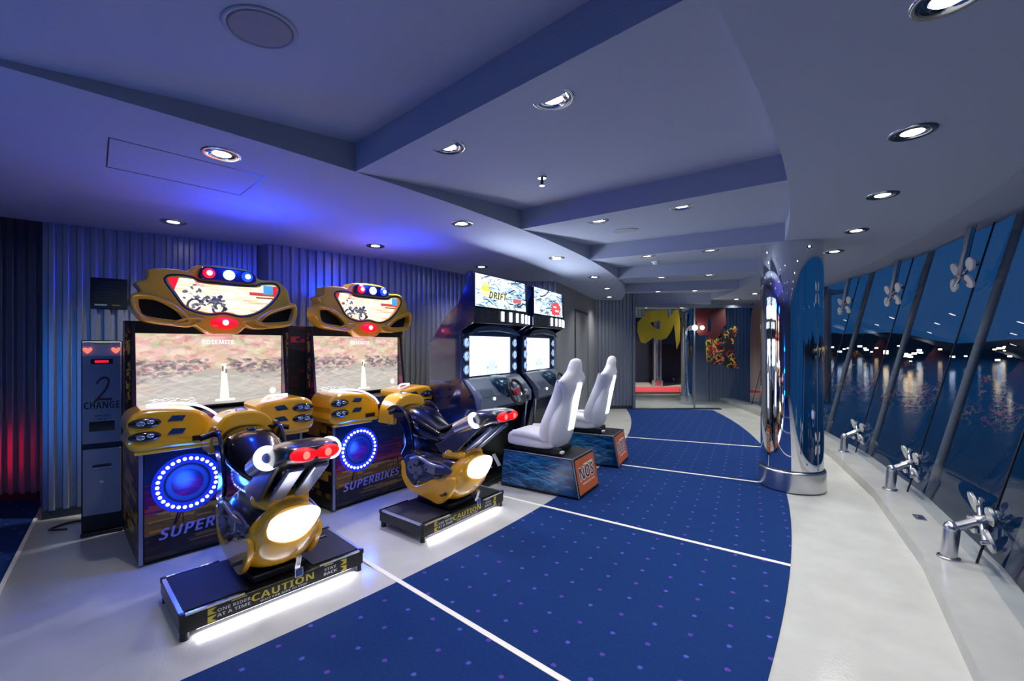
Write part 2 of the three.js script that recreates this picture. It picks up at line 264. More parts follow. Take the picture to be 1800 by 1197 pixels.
// ================================================================= CEILING FITTINGS
const ORD = ['nearest the camera', 'second from the camera', 'third from the camera', 'fourth from the camera', 'fifth from the camera', 'sixth from the camera', 'seventh from the camera', 'eighth from the camera', 'ninth from the camera', 'tenth from the camera'];
const trimGeo = new THREE.LatheGeometry([[.044, .03], [.05, -.004], [.078, -.004], [.088, -.008], [.096, -.004], [.098, .004], [.06, .03]].map((p) => new THREE.Vector2(...p)), 36);
const bulbGeo = tr(new THREE.CircleGeometry(.045, 28), 0, -.003, 0, Math.PI / 2);
function downlight(R, a, y, label, group, k = 1, lit = true) {
  const t = thing('downlight', label, 'ceiling light', pol(R, a, y), face(a), group);
  part('trim_ring', trimGeo, M.trimChrome, t); part('lamp_face', bulbGeo, M.bulb, t);
  const s = new THREE.SpotLight(0xfffcf6, SPOT * k, 0, 62 * D, .85, 2); s.position.set(0, -.02, 0); s.target.position.set(0, -2, 0); s.castShadow = true; s.shadow.radius = 2; t.add(s, s.target);
}
[51.4, 44.2, 36.9, 29.7, 23, 17.2, 11.2].forEach((a, i) => downlight(14.22, a, CH, i ? `round chrome downlight along the edge of the inner soffit, ${ORD[i - 1]}` : 'round chrome downlight of the inner soffit edge, left of the picture', 'inner soffit edge downlights', i < 1 ? .1 : i < 4 ? .5 : .8));
[[12.3, 51.4], [12.36, 44], [12.89, 36.6], [13.09, 29.5]].forEach(([R, a], i) => downlight(R, a, CH, i ? ['', 'round downlight close to the wall, above the nearer motorcycle cabinet', 'round downlight close to the wall, above the second motorcycle cabinet', 'small downlight close to the wall, above the racing cabinets'][i] : 'round downlight close to the wall over the alcove', 'downlights by the corrugated wall', i ? 1.7 : .1));
[47.6, 41, 34.22, 27.65, 20.65, 13.4].forEach((a, i) => [15.18, 15.88].forEach((R, k) => downlight(R, a, panelY(a) + .004, i ? `${k ? 'window-side' : 'machine-side'} downlight of the ceiling bay pair ${ORD[i - 1]}` : `round chrome downlight above the viewpoint, ${k ? 'window side' : 'machine side'}`, 'ceiling bay downlights', i < 1 ? .1 : i < 3 ? .5 : .5)));
[54.6, 50.9, 47.2, 43.6, 39.93, 36.36, 32.68, 28.97, 25.6, 22.42, 18.8, 15.1, 11.4, 7.7].forEach((a, i) => downlight(17.14, a, CH, i < 4 ? `outer soffit downlight behind the viewpoint, ${['farthest back', 'third back', 'second back', 'first back'][i]}` : `outer soffit downlight over the windows, ${ORD[i - 4]}`, 'outer soffit downlights', i < 4 ? .5 : 1));
[[15.3, 4.5], [16.2, 4.2]].forEach(([R, a], k) => downlight(R, a, CH - .1, `small downlight behind the glass partition, ${k ? 'window side' : 'opening side'}`, 'downlights behind the partition', 1.6));
for (const [x, z, w] of [[4.2, -12.9, 'nearer'], [5.1, -15.6, 'farther']]) { const l = thing('downlight', `${w} round downlight in the lobby ceiling beyond the opening`, 'ceiling light', V(x, 2.9, z), 0, 'lobby downlights'); part('trim_ring', trimGeo, M.trimChrome, l); part('lamp_face', bulbGeo, M.bulb, l); const s = new THREE.SpotLight(0xfff0dd, SPOT * 9, 0, 70 * D, .8, 2); s.position.y = -.02; s.target.position.set(0, -2, 0); s.castShadow = true; l.add(s, s.target); }
const slope = (N, F, R) => Math.atan(RISE / ((N - F) * D * R));
{ const s = thing('ceiling_speaker', 'large round flush ceiling speaker in the nearest bay', 'speaker', pol(15.29, 44.6, panelY(44.6)), face(44.6)); s.rotateZ(slope(48.3, 41.7, 15.3)); part('grille', tr(new THREE.LatheGeometry([[0, -.006], [.1, -.006], [.108, -.002], [.108, .02]].map((p) => new THREE.Vector2(...p)), 48)), std(0x9a9da6, .8, 0, { bumpMap: rep(grain, 8), bumpScale: .002 }), s); part('rim', tr(new THREE.TorusGeometry(.116, .009, 10, 48).scale(1, 1, .6), 0, -.001, 0, Math.PI / 2), M.ceiling, s); }
{ const s = thing('ceiling_speaker', 'round flush ceiling speaker in the third bay', 'speaker', pol(15.2, 31.6, panelY(31.6)), face(31.6)); s.rotateZ(slope(35.08, 28.45, 15.2)); part('grille', tr(new THREE.LatheGeometry([[0, -.006], [.1, -.006], [.108, -.002], [.108, .02]].map((p) => new THREE.Vector2(...p)), 40)), std(0x9a9da6, .8), s); part('rim', tr(new THREE.TorusGeometry(.116, .009, 10, 40).scale(1, 1, .6), 0, -.001, 0, Math.PI / 2), M.ceiling, s); }
{ const s = thing('sprinkler_head', 'small chrome sprinkler head hanging from the second bay', 'sprinkler', pol(15.2, 37.77, panelY(37.77) - .003)); part('escutcheon', cyl(.035, .03, .01, 0, 0, 0), M.chrome, s); part('stem', cyl(.008, .008, .05, 0, -.028, 0), M.darkSteel, s); part('deflector', [cyl(.02, .02, .003, 0, -.055, 0), rod([-.012, -.02, 0], [-.012, -.055, 0], .002), rod([.012, -.02, 0], [.012, -.055, 0], .002)], M.chrome, s); }
{ const s = thing('smoke_detector', 'white smoke detector on a far ceiling bay', 'detector', pol(15.17, 24.6, panelY(24.6))); part('base', cyl(.06, .06, .03, 0, 0, 0), M.whitePlastic, s); part('head', cyl(.048, .034, .035, 0, -.03, 0), M.whitePlastic, s); }

// ================================================================= CHROME COLUMN
{
  const c = thing('chrome_column', 'tall mirror-polished chrome column at the carpet edge', 'column', V(2.975, 0, -4.63));
  part('shaft', cyl(.285, .285, 2.55, 0, 1.49, 0, 0, 0, 0, 96), M.chrome, c);
  part('base_collar', new THREE.LatheGeometry([[.2, .01], [.305, .01], [.308, .02], [.308, .2], [.3, .215], [.286, .22]].map((p) => new THREE.Vector2(...p)), 96), M.satin, c, 'brushed steel collar');
  part('collar_seam', tr(new THREE.TorusGeometry(.289, .006, 8, 96), 0, .222, 0, Math.PI / 2), M.darkSteel, c);
  const f = thing('chrome_column', 'slim chrome column standing in the lobby beyond the opening', 'column', V(5.35, 0, -16));
  part('shaft', cyl(.16, .16, 2.9, 0, 1.5, 0, 0, 0, 0, 48), M.chrome, f); part('base_collar', cyl(.2, .2, .22, 0, .115, 0, 0, 0, 0, 48), M.satin, f);
  const e = thing('chrome_column', 'chrome column just behind the glass partition', 'column', V(4.5, 0, -11.2));
  part('shaft', cyl(.14, .14, 2.45, 0, 1.235, 0, 0, 0, 0, 48), M.chrome, e); part('base_collar', cyl(.17, .17, .2, 0, .105, 0, 0, 0, 0, 48), M.satin, e);
}

// ================================================================= GLASS FITTINGS
// local frame: +z points outwards, y up; the glass leans outwards
function armPlate(x, y, z, rot, s) { const g = ext([[-.036, 0], [-.058, .06], [-.028, .125], [.028, .125], [.058, .06], [.036, 0]], .022, .005, [], true); return tr(g, x, y, z, s, 0, rot); }
function lowerFitting(a, label) {
  const t = thing('glass_fitting', label, 'glass fitting', pol(17.47, a, .1), face(a), 'lower window fittings on the sill');
  part('base_ring', tr(new THREE.TorusGeometry(.052, .008, 8, 28), 0, .006, 0, Math.PI / 2), M.satin, t);
  part('post', rod([0, 0, 0], [0, .2, .015], .042, 24), M.satin, t);
  part('elbow', [sph(.043, 0, .2, .015), rod([0, .2, .015], [0, .27, .14], .03, 20)], M.satin, t);
  part('hub', cyl(.036, .036, .05, 0, .275, .15, Math.PI / 2 - .23), M.satin, t);
  for (const [sx, sy] of [[-1, 1], [1, 1], [-1, -1], [1, -1]]) {
    const arm = part('arm', rod([0, .275, .15], [sx * .13, .275 + sy * .085, .155 + sy * .02], .015, 12), M.satin, t);
    part('paddle', armPlate(sx * .1, .275 + sy * .045, .14 + sy * .01, -sx * (Math.PI / 2 - sy * .55), -.2), M.satin, arm);
    part('glass_clamp', [cyl(.03, .03, .012, sx * .14, .275 + sy * .09, .17 + sy * .02, Math.PI / 2 - .23), cyl(.012, .012, .05, sx * .14, .275 + sy * .09, .158 + sy * .02, Math.PI / 2 - .23)], M.trimChrome, arm);
  }
}
function upperFitting(a, label) {
  const t = thing('glass_fitting', label, 'glass fitting', pol(17.98, a, 2.14), face(a), 'upper window fittings hung from the window head');
  part('hanger', rod([0, 0, -.01], [0, .44, .06], .026, 18), M.satin, t);
  part('cable', [rod([-.06, .0, .0], [-.05, .44, .08], .004, 8), rod([.06, 0, 0], [.07, .44, .08], .004, 8)], M.darkSteel, t);
  part('hub', cyl(.034, .034, .05, 0, 0, 0, Math.PI / 2 - .23), M.satin, t);
  for (const [sx, sy] of [[-1, -1], [1, -1], [-1, 1], [1, 1]]) {
    const arm = part('arm', rod([0, 0, 0], [sx * .13, sy * .085, .01 + sy * .02], .014, 12), M.satin, t);
    part('paddle', armPlate(sx * .1, sy * .045, -.008 + sy * .01, -sx * (Math.PI / 2 - sy * .55), -.2), M.whitePlastic, arm);
    part('glass_clamp', cyl(.03, .03, .012, sx * .14, sy * .09, .03 + sy * .02, Math.PI / 2 - .23), M.trimChrome, arm);
  }
}
[32.8, 27.67, 22.2, 17.09, 11.9].forEach((a, i) => lowerFitting(a, `brushed steel spider fitting on the window sill, ${ORD[i]}`));
lowerFitting(38.1, 'brushed steel spider fitting on the sill, right of the picture edge');
[27.67, 22.2, 17.09, 11.9].forEach((a, i) => upperFitting(a, `steel spider fitting high on the windows under the ceiling, ${ORD[i]}`));
{ const s = thing('sill_socket', 'small steel socket plate let into the window sill', 'socket', pol(17.49, 30.2, .1), face(30.2)); part('plate', rbox(.12, .006, .07, .002, 0, .003, 0), M.satin, s); part('flap', rbox(.045, .005, .05, .002, -.025, .007, 0), M.trimChrome, s); part('flap', rbox(.045, .005, .05, .002, .028, .007, 0), M.trimChrome, s); }

// ================================================================= PRINTS
const flames = (c, w, h, n, cols, lw, up) => { for (let i = 0; i < n; i++) { c.strokeStyle = cols[(rnd() * cols.length) | 0]; c.lineWidth = rr(...lw); c.beginPath(); const x = rnd() * w, y = rnd() * h; c.moveTo(x, y); c.bezierCurveTo(x + rr(-30, 90), y + rr(-20, 20) * up, x + rr(20, 130), y + rr(-40, 20) * up, x + rr(60, 190), y + rr(-40, 40) * up); c.stroke(); } };
const roadTex = canvasTex(640, 360, (c, w, h) => {        // race picture: rocky slopes, dusty road, rider in the middle
  c.fillStyle = '#e8c8b4'; c.fillRect(0, 0, w, h);
  const blob = (x, y, rx, ry, col) => { c.fillStyle = col; c.beginPath(); c.ellipse(x, y, rx, ry, rr(-.5, .5), 0, 7); c.fill(); };
  for (let i = 0; i < 900; i++) { const y = rnd() ** 1.2 * h * .52, pal = [[240, 220, 206], [226, 176, 170], [214, 200, 150], [200, 120, 124], [238, 230, 198], [236, 190, 190], [176, 190, 150]][(rnd() * 7) | 0]; blob(rnd() * w, y, rr(8, 46), rr(4, 20), rgb(...pal, .34)); }
  for (let i = 0; i < 700; i++) { const s = rnd() < .5, x = s ? rnd() ** 1.3 * w * .45 : w - rnd() ** 1.3 * w * .4, y = h * rr(.36, .66), pal = [[96, 90, 104], [120, 104, 110], [70, 70, 86], [170, 150, 140], [206, 190, 180]][(rnd() * 5) | 0]; blob(x, y, rr(3, 22), rr(2, 9), rgb(...pal, .4)); }
  c.fillStyle = '#b9b2a6'; c.beginPath(); c.moveTo(w * .43, h * .5); c.lineTo(w * .62, h * .5); c.lineTo(w * 1.1, h); c.lineTo(-w * .1, h); c.fill();
  for (let i = 0; i < 700; i++) { const v = rr(-30, 26); blob(rnd() * w, h * rr(.58, 1), rr(20, 90), rr(2, 7), rgb(196 + v, 190 + v, 182 + v, .35)); }
  c.fillStyle = '#f6f2ea'; c.beginPath(); c.moveTo(w * .545, h * .42); c.lineTo(w * .575, h * .42); c.lineTo(w * .6, h * .95); c.lineTo(w * .53, h * .95); c.fill();
  c.fillStyle = '#77706c'; c.fillRect(w * .545, h * .46, 8, 26); c.fillRect(w * .57, h * .5, 7, 22);
  c.fillStyle = '#ffffff'; c.fillRect(w * .5, h * .93, w * .14, 12); for (let i = 0; i < 60; i++) c.fillRect(rr(.08, .36) * w, h * rr(.86, .99), rr(8, 26), 3);
  c.beginPath(); c.arc(w * .93, h * .86, 17, 0, 7); c.fill();
  c.font = 'bold 30px sans-serif'; c.textAlign = 'center'; c.fillText('YOSEMITE', w * .52, h * .14); c.fillStyle = '#e08a90'; c.fillRect(w * .4, 2, w * .22, 9);
});
const marqueeTex = canvasTex(640, 256, (c, w, h) => {     // rider on a motorcycle before a desert sunset
  c.fillStyle = '#f2e7c4'; c.fillRect(0, 0, w, h);
  for (let i = 0; i < 260; i++) { c.fillStyle = [rgb(250, 236, 200, .6), rgb(240, 214, 150, .5), rgb(232, 120, 100, .35), rgb(252, 244, 226, .6)][i % 4]; c.fillRect(rnd() * w, rnd() * h, rr(40, 160), rr(4, 14)); }
  c.fillStyle = '#d4142c'; c.beginPath(); c.moveTo(0, 0); c.lineTo(w * .17, 0); c.lineTo(w * .1, h * .6); c.lineTo(0, h * .8); c.fill();
  c.fillStyle = '#e8862a'; c.beginPath(); c.moveTo(0, h * .8); c.lineTo(w * .1, h * .6); c.lineTo(w * .2, h); c.lineTo(0, h); c.fill();
  c.fillStyle = '#3a1030'; c.fillRect(w * .02, 0, w * .3, 18); c.fillStyle = '#b8383c'; c.fillRect(w * .72, h * .3, w * .28, 22); c.fillStyle = '#5a1a24'; c.fillRect(w * .78, h * .42, w * .22, 9); c.fillStyle = '#c8202c'; c.fillRect(w * .93, h * .1, w * .07, 70);
  const mark = (n, x0, x1, y0, y1, cols, r0, r1) => { for (let i = 0; i < n; i++) { c.fillStyle = cols[(rnd() * cols.length) | 0]; c.beginPath(); c.ellipse(w * rr(x0, x1), h * rr(y0, y1), rr(r0, r1), rr(r0, r1) * .6, rr(-1.2, 1.2), 0, 7); c.fill(); } };
  c.lineWidth = 12; c.strokeStyle = '#36343c'; for (const [x, y, r] of [[.27, .72, 38], [.46, .78, 34]]) { c.beginPath(); c.ellipse(w * x, h * y, r * .8, r, .4, 0, 7); c.stroke(); }
  mark(40, .26, .46, .5, .8, ['#4c4a54', '#6a6872', '#2c2a32', '#8c8a92', '#d8d4cc'], 5, 20); mark(26, .2, .34, .22, .6, ['#f8f6f0', '#e4dccf', '#5a5660', '#b8b0a8', '#fdfbf6'], 5, 17); mark(5, .27, .31, .12, .26, ['#f4f0ea', '#c9a0a0', '#4a4650'], 8, 16); mark(16, .4, .52, .48, .82, ['#3a3a48', '#5c6070', '#24242c'], 6, 18);
  c.fillStyle = '#b0a060'; c.fillRect(0, h * .93, w, 10);
});
const frontTex = canvasTex(512, 400, (c, w, h) => {       // cabinet front: desert dusk, title across the lower third
  c.fillStyle = '#0d2038'; c.fillRect(0, 0, w, h);
  c.fillStyle = '#15314e'; for (let i = 0; i < 60; i++) c.fillRect(rnd() * w, rnd() * h * .4, rr(30, 120), rr(2, 7));
  const band = (col, y0, y1, n) => { for (let i = 0; i < n; i++) { c.fillStyle = col; c.fillRect(rr(-30, w), h * rr(y0, y1), rr(30, 130), rr(3, 12)); } };
  c.fillStyle = '#5e1238'; c.fillRect(0, h * .36, w, h * .2); band('#8c1640', .3, .58, 70); band('#3c1440', .26, .5, 40); band('#a03a30', .5, .62, 50); c.fillStyle = '#7e5420'; c.fillRect(0, h * .6, w, h * .18); band('#b07a2c', .58, .76, 60); band('#6a4a1c', .6, .8, 50);
  c.fillStyle = '#120e10'; c.fillRect(0, h * .79, w, h * .21); band('#3a2a16', .78, .98, 50); band('#84622c', .8, .9, 22);
  c.fillStyle = '#0a0a10'; c.save(); c.translate(w * .03, h * .78); c.rotate(-.035); c.beginPath(); c.moveTo(0, 0); c.lineTo(w * .94, -26); c.lineTo(w * .9, 22); c.lineTo(-6, 40); c.fill(); c.fillStyle = '#9c8eb8'; c.font = 'italic bold 56px sans-serif'; c.textAlign = 'left'; c.fillText('SUPERBIKES', 20, 24, w * .86); c.restore();
  c.strokeStyle = '#0a0a10'; for (let i = 0; i < 8; i++) { c.lineWidth = rr(3, 7); c.beginPath(); const x = rr(.05, .95) * w; c.moveTo(x, h * .72); c.lineTo(x + rr(-20, 60), h * rr(.52, .62)); c.stroke(); }
});
const sideTex = canvasTex(256, 512, (c, w, h) => { c.fillStyle = '#14121a'; c.fillRect(0, 0, w, h); for (let i = 0; i < 130; i++) { const y = rnd() * h; c.fillStyle = y < h * .45 ? ['#6a0e2a', '#8c1434', '#1a1030', '#30102c'][i % 4] : ['#a87a2a', '#7e5a20', '#1a1410', '#c09038'][i % 4]; c.fillRect(rr(-20, w), y, rr(20, 110), rr(6, 22)); } c.strokeStyle = '#0c0a0c'; for (let i = 0; i < 12; i++) { c.lineWidth = rr(3, 9); c.beginPath(); const x = rnd() * w, y = h * rr(.5, 1); c.moveTo(x, y); c.lineTo(x + rr(-40, 40), y - rr(20, 90)); c.stroke(); } });
sideTex.wrapS = sideTex.wrapT = THREE.RepeatWrapping; sideTex.repeat.set(1.1, .58);
const cautionTex = canvasTex(1024, 128, (c, w, h) => {
  c.fillStyle = '#0b0c0e'; c.fillRect(0, 0, w, h); c.fillStyle = '#b8a930';
  for (const [x, s] of [[110, 1], [w - 110, -1]]) { for (const y of [8, 70]) { c.beginPath(); c.moveTo(x, y); c.lineTo(x + s * 46, y); c.lineTo(x + s * 20, y + 26); c.lineTo(x + s * 46, y + 50); c.lineTo(x, y + 50); c.fill(); } }
  c.fillRect(225, 4, 80, 9); c.fillRect(760, 4, 60, 9);
  c.font = 'bold 84px sans-serif'; c.textAlign = 'center'; c.fillText('CAUTION', w * .5, 84, 380); c.fillStyle = '#b9bcc0'; c.font = 'bold 24px sans-serif'; c.fillText('WAIT FOR RIDE TO STOP', w * .5, 112, 330);
  c.font = 'bold 36px sans-serif'; c.fillText('ONE RIDER', 240, 58, 170); c.fillText('AT A TIME', 240, 98, 170); c.fillText('STAY', 800, 58, 100); c.fillText('BACK', 800, 98, 100);
});
const carTex = canvasTex(512, 288, (c, w, h) => { c.fillStyle = '#f4f8fa'; c.fillRect(0, 0, w, h); c.strokeStyle = '#dfe6e6'; c.lineWidth = 3; c.beginPath(); c.moveTo(0, h * .42); c.bezierCurveTo(w * .3, h * .33, w * .6, h * .5, w, h * .36); c.stroke(); c.fillStyle = '#cfd2d0'; c.fillRect(w * .49, h * .24, 34, 12); c.fillStyle = '#c3d2dc'; c.fillRect(w * .4, h * .74, w * .28, h * .26); c.fillRect(w * .45, h * .64, w * .18, h * .12); c.fillStyle = '#8fa0ae'; c.fillRect(w * .42, h * .8, 16, 9); c.fillRect(w * .62, h * .8, 16, 9); c.fillStyle = '#dfe9ee'; c.fillRect(w * .44, h * .88, w * .2, h * .08); });
const driftTex = (k) => canvasTex(512, 200, (c, w, h) => { c.fillStyle = '#dfeaf2'; c.fillRect(0, 0, w, h); flames(c, w, h, 130, ['#3a648c', '#6c9cc4', '#c4dcec', '#ffffff', '#1c3450', '#ffffff', '#8fb8d8'], [3, 12], 1.6); if (!k) { c.fillStyle = '#e8d84a'; c.beginPath(); for (let i = 0; i < 16; i++) { const r = i % 2 ? 26 : 56, t = i / 16 * 6.283; c.lineTo(100 + r * Math.cos(t), 92 + r * Math.sin(t)); } c.fill(); c.fillStyle = '#f4ecb0'; c.fillRect(60, 100, 230, 36); c.fillStyle = '#26303a'; c.font = 'italic bold 62px sans-serif'; c.fillText('DRIFT', 120, 142, 220); c.fillStyle = '#b85a66'; c.fillRect(370, 120, 90, 30); } else { c.fillStyle = '#d4464e'; c.beginPath(); c.moveTo(290, 150); c.lineTo(330, 90); c.lineTo(440, 80); c.lineTo(480, 130); c.lineTo(440, 185); c.lineTo(310, 190); c.fill(); c.fillStyle = '#f0d8dc'; c.fillRect(340, 115, 60, 14); c.fillRect(370, 145, 70, 16); } });
const flameTex = canvasTex(512, 256, (c, w, h) => { c.fillStyle = '#0a2c50'; c.fillRect(0, 0, w, h); flames(c, w, h, 420, ['rgba(14,84,140,.28)', 'rgba(28,112,176,.28)', 'rgba(6,36,66,.3)', 'rgba(52,146,206,.26)', 'rgba(8,50,92,.3)'], [5, 22], 1.4); flames(c, w, h, 60, ['rgba(120,190,226,.3)', 'rgba(180,220,240,.26)'], [2, 9], 1.4); c.fillStyle = '#05080e'; for (let i = 0; i < 40; i++) c.fillRect(rnd() * w, h - rr(0, 30), rr(20, 90), 22); });
flameTex.wrapS = flameTex.wrapT = THREE.RepeatWrapping; flameTex.repeat.set(1.15, 2.6); flameTex.offset.x = .57;
const nosTex = canvasTex(320, 256, (c, w, h) => { c.fillStyle = '#c8642a'; c.fillRect(0, 0, w, h); c.fillStyle = '#f2f0ee'; c.font = 'bold 128px sans-serif'; c.textAlign = 'center'; c.lineWidth = 12; c.lineJoin = 'round'; c.strokeStyle = '#f2f0ee'; c.strokeText('NOS', w * .5, h * .62, w * .8); c.fillText('NOS', w * .5, h * .62, w * .8); c.fillStyle = '#26282c'; c.fillText('NOS', w * .5, h * .62, w * .8); c.fillStyle = '#f2f0ee'; c.fillRect(w * .4, h * .19, w * .5, 9); c.font = 'bold 17px sans-serif'; c.fillText('NITROUS OXIDE SYSTEMS', w * .55, h * .77, w * .68); });
const changeTex = canvasTex(256, 512, (c, w, h) => { c.fillStyle = '#8d92a2'; c.fillRect(0, 0, w, h); c.strokeStyle = '#5a1c2c'; c.lineWidth = 15; c.lineCap = 'round'; c.beginPath(); c.moveTo(96, 118); c.bezierCurveTo(120, 70, 190, 70, 168, 130); c.bezierCurveTo(150, 180, 110, 205, 88, 232); c.bezierCurveTo(120, 214, 150, 232, 190, 226); c.stroke(); c.fillStyle = '#15161c'; c.font = 'bold 62px sans-serif'; c.textAlign = 'center'; c.fillText('CHANGE', w / 2, 286, 244); c.font = 'bold 17px sans-serif'; c.fillStyle = '#30343e'; c.fillText('INSERT BILLS', w / 2, 340); c.fillText('FACE UP', w / 2, 362); });

// ================================================================= MOTORCYCLE CABINETS
const screenMat = (t, k) => new THREE.MeshStandardMaterial({ color: 0x050505, roughness: .6, emissive: 0xffffff, emissiveMap: t, emissiveIntensity: k });
const OUT = [[-.45, 2.05], [-.39, 2.068], [-.273, 2.075], [-.215, 2.07], [-.174, 2.105], [-.132, 2.127], [.047, 2.138], [.191, 2.129], [.25, 2.097], [.29, 2.06], [.396, 2.062], [.46, 2.04], [.516, 1.975], [.533, 1.89], [.578, 1.861], [.595, 1.802], [.555, 1.704], [.493, 1.661], [.271, 1.637], [.191, 1.65], [.123, 1.597], [.029, 1.59], [-.075, 1.593], [-.164, 1.65], [-.233, 1.643], [-.445, 1.668], [-.51, 1.722], [-.545, 1.787], [-.53, 1.864], [-.49, 1.897], [-.515, 1.951], [-.46, 1.985]];
const INN = [[-.353, 1.996], [-.321, 2.024], [-.18, 2.026], [-.14, 2.002], [-.017, 1.996], [.25, 2.002], [.301, 2.025], [.417, 2.03], [.444, 1.98], [.385, 1.871], [.271, 1.772], [.151, 1.735], [.029, 1.755], [-.088, 1.742], [-.224, 1.786], [-.298, 1.892]];
const VL = [[-.5, 1.838], [-.4, 1.835], [-.29, 1.772], [-.235, 1.697], [-.257, 1.68], [-.45, 1.705], [-.495, 1.762]], VR = [[.291, 1.705], [.374, 1.778], [.538, 1.84], [.555, 1.811], [.527, 1.715], [.343, 1.688]];
const grow = (l, k) => { const n = l.length, cx = l.reduce((s, p) => s + p[0], 0) / n, cy = l.reduce((s, p) => s + p[1], 0) / n; return l.map(([x, y]) => [cx + (x - cx) * k, cy + (y - cy) * k]); };
const ridge = (l, k, z, r) => new THREE.TubeGeometry(new THREE.CatmullRomCurve3(grow(l, k).map(([x, y]) => V(x, y, z)), true), 90, r, 8, true);
function bikeCabinet(a, label) {
  const t = thing('motorcycle_game_cabinet', label, 'arcade machine', pol(13.22, a), face(a), 'motorcycle racing cabinets');
  part('body', prof([[-.01, .03], [-.01, .8], [-.1, .92], [-.33, .98], [-.44, 1.0], [-.44, 1.68], [-.86, 1.68], [-.86, .03]], -.5, .5, .004), M.black, t);
  const sideMat = std(0xffffff, .3, 0, { map: sideTex });
  for (const x of [-.53, .505]) part('side_panel', prof([[0, .02], [0, .8], [-.1, .95], [-.3, 1.0], [-.385, 1.68], [-.87, 1.7], [-.87, .02]], x, x + .025, .003), sideMat, t);
  for (const x of [-.518, .518]) part('edge_trim', box(.022, .78, .014, x, .41, .006), M.silver, t);
  part('front_panel', rbox(1.0, .76, .012, .004, 0, .41, -.002), std(0xffffff, .3, 0, { map: frontTex }), t);
  for (const x of [-.47, .47]) part('foot', cyl(.02, .025, .03, x, .015, -.06), M.black, t);
  // glowing ring round a speaker
  const sp = part('speaker', tr(new THREE.LatheGeometry([[0, -.02], [.05, -.018], [.12, .004], [.135, .006], [.14, 0]].map((p) => new THREE.Vector2(...p)), 40), -.26, .52, .008, Math.PI / 2), std(0x0a1638, .5), t);
  part('ring_lens', tr(new THREE.RingGeometry(.14, .205, 56), -.26, .52, .0075), glow(0x1230ff, .7, 0x0a1440), sp);
  part('led_ring', Array.from({ length: 30 }, (_, i) => sph(.0115, -.26 + .172 * Math.cos(i * Math.PI / 15), .52 + .172 * Math.sin(i * Math.PI / 15), .012, 1, 1, .6)).map(clean), M.led, sp);
  dot(t, 0x2458ff, .6, V(-.26, .52, .14), 3);
  // screen
  part('screen_surround', tr(ext([[-.56, 1], [-.56, 1.68], [.56, 1.68], [.56, 1]], .05, .006, [[[-.505, 1.018], [.505, 1.018], [.505, 1.59], [-.505, 1.59]]]), 0, 0, -.435), M.black, t);
  for (const x of [-.535, .535]) part('side_art', box(.046, .64, .004, x, 1.335, -.384), sideMat, t);
  part('screen', box(1.012, .574, .01, 0, 1.304, -.413), screenMat(roadTex, 1.15), t);
  rect(t, 0xfff0e6, .4, 1.0, .56, V(0, 1.304, -.4), V(0, 0, 1));
  // topper
  const top = part('topper', tr(ext(OUT, .17, .016, [INN, grow(VL, 1.12), grow(VR, 1.12)], true, 4), 0, 0, -.43), M.yellow, t, 'yellow moulded header');
  part('topper_picture', tr(new THREE.ShapeGeometry(shapeOf(INN.map(([x, y]) => [x * 1.04, 1.88 + (y - 1.88) * 1.05]), [], true), 20), 0, 0, -.335), (() => { const m = screenMat(marqueeTex.clone(), 1.6), tx = m.emissiveMap; tx.repeat.set(1 / .86, 1 / .32); tx.offset.set(.39 / .86, -1.73 / .32); tx.needsUpdate = true; return m; })(), top);
  part('picture_rim', ridge(INN, 1.0, -.268, .011), M.black, top);
  for (const v of [VL, VR]) part('vent_ridge', ridge(v, 1.22, -.262, .013), M.yellow, top);
  part('side_fin', [ridge([[-.3, 1.66], [-.2, 1.71], [-.12, 1.7], [-.2, 1.65]], 1, -.258, .01), ridge([[.34, 1.655], [.24, 1.71], [.17, 1.69], [.24, 1.65]], 1, -.258, .01)], M.yellow, top);
  part('topper_back', prof([[-.47, 1.62], [-.47, 2.06], [-.42, 2.06], [-.42, 1.62]], -.42, .46), M.black, top);
  for (const v of [VL, VR]) part('vent_mesh', tr(ext(grow(v, 1.15), .01), 0, 0, -.36), M.blackMatte, top);
  rect(t, 0xfff0d8, .5, .7, .26, V(.04, 1.88, -.25), V(0, -.1, 1));
  const eye = part('eye_lamp', sph(.1, .03, 1.678, -.262, 1, .48, .35), M.red, top); part('eye_core', sph(.022, .03, 1.682, -.226, 1, 1, .5), glow(0xff9a90, 5), eye); dot(t, 0xff2a20, .012, V(.03, 1.68, -.17), 2);
  const bar = part('beacon_bar', tr(ext([[-.15, 2.04], [-.12, 2.11], [.0, 2.118], [.2, 2.11], [.25, 2.06], [.22, 2.016], [.0, 2.008], [-.12, 2.012]], .05, .014, [], true), 0, 0, -.275), std(0x1a1440, .2), top);
  for (const [x, col, k, core] of [[-.084, 0xff1030, 1.3, 0xffb0a8], [.052, 0x9fc0ff, 3, 0xffffff], [.181, 0x1440ff, 2.2, 0xe8f0ff]]) { const b = part('beacon_lamp', sph(.042, x, 2.064, -.222, 1, .95, .5), glow(col, k), bar); part('lamp_core', sph(.02, x, 2.064, -.203, 1, 1, .4), glow(core, 4), b); }
  dot(t, 0x0c3cff, 1.7, V(.15, 2.2, .08), 3); dot(t, 0xff2a30, .012, V(-.09, 2.07, -.13), 3);
  part('sticker', box(.075, .075, .003, .35, 1.972, -.256), glow(0x48c868, .45, 0xa8d8a8), top);
  // console
  const cons = (pts) => tr(ext(pts, .36, .035, [], true, 4), 0, 0, -.27);
  const L = part('console', cons([[-.6, .95], [-.59, 1.01], [-.55, 1.055], [-.46, 1.07], [-.23, 1.045], [-.12, .96], [-.09, .885], [-.09, .8], [-.14, .785], [-.36, .795], [-.54, .792], [-.6, .845], [-.585, .9]]), M.yellow, t, 'yellow moulded console');
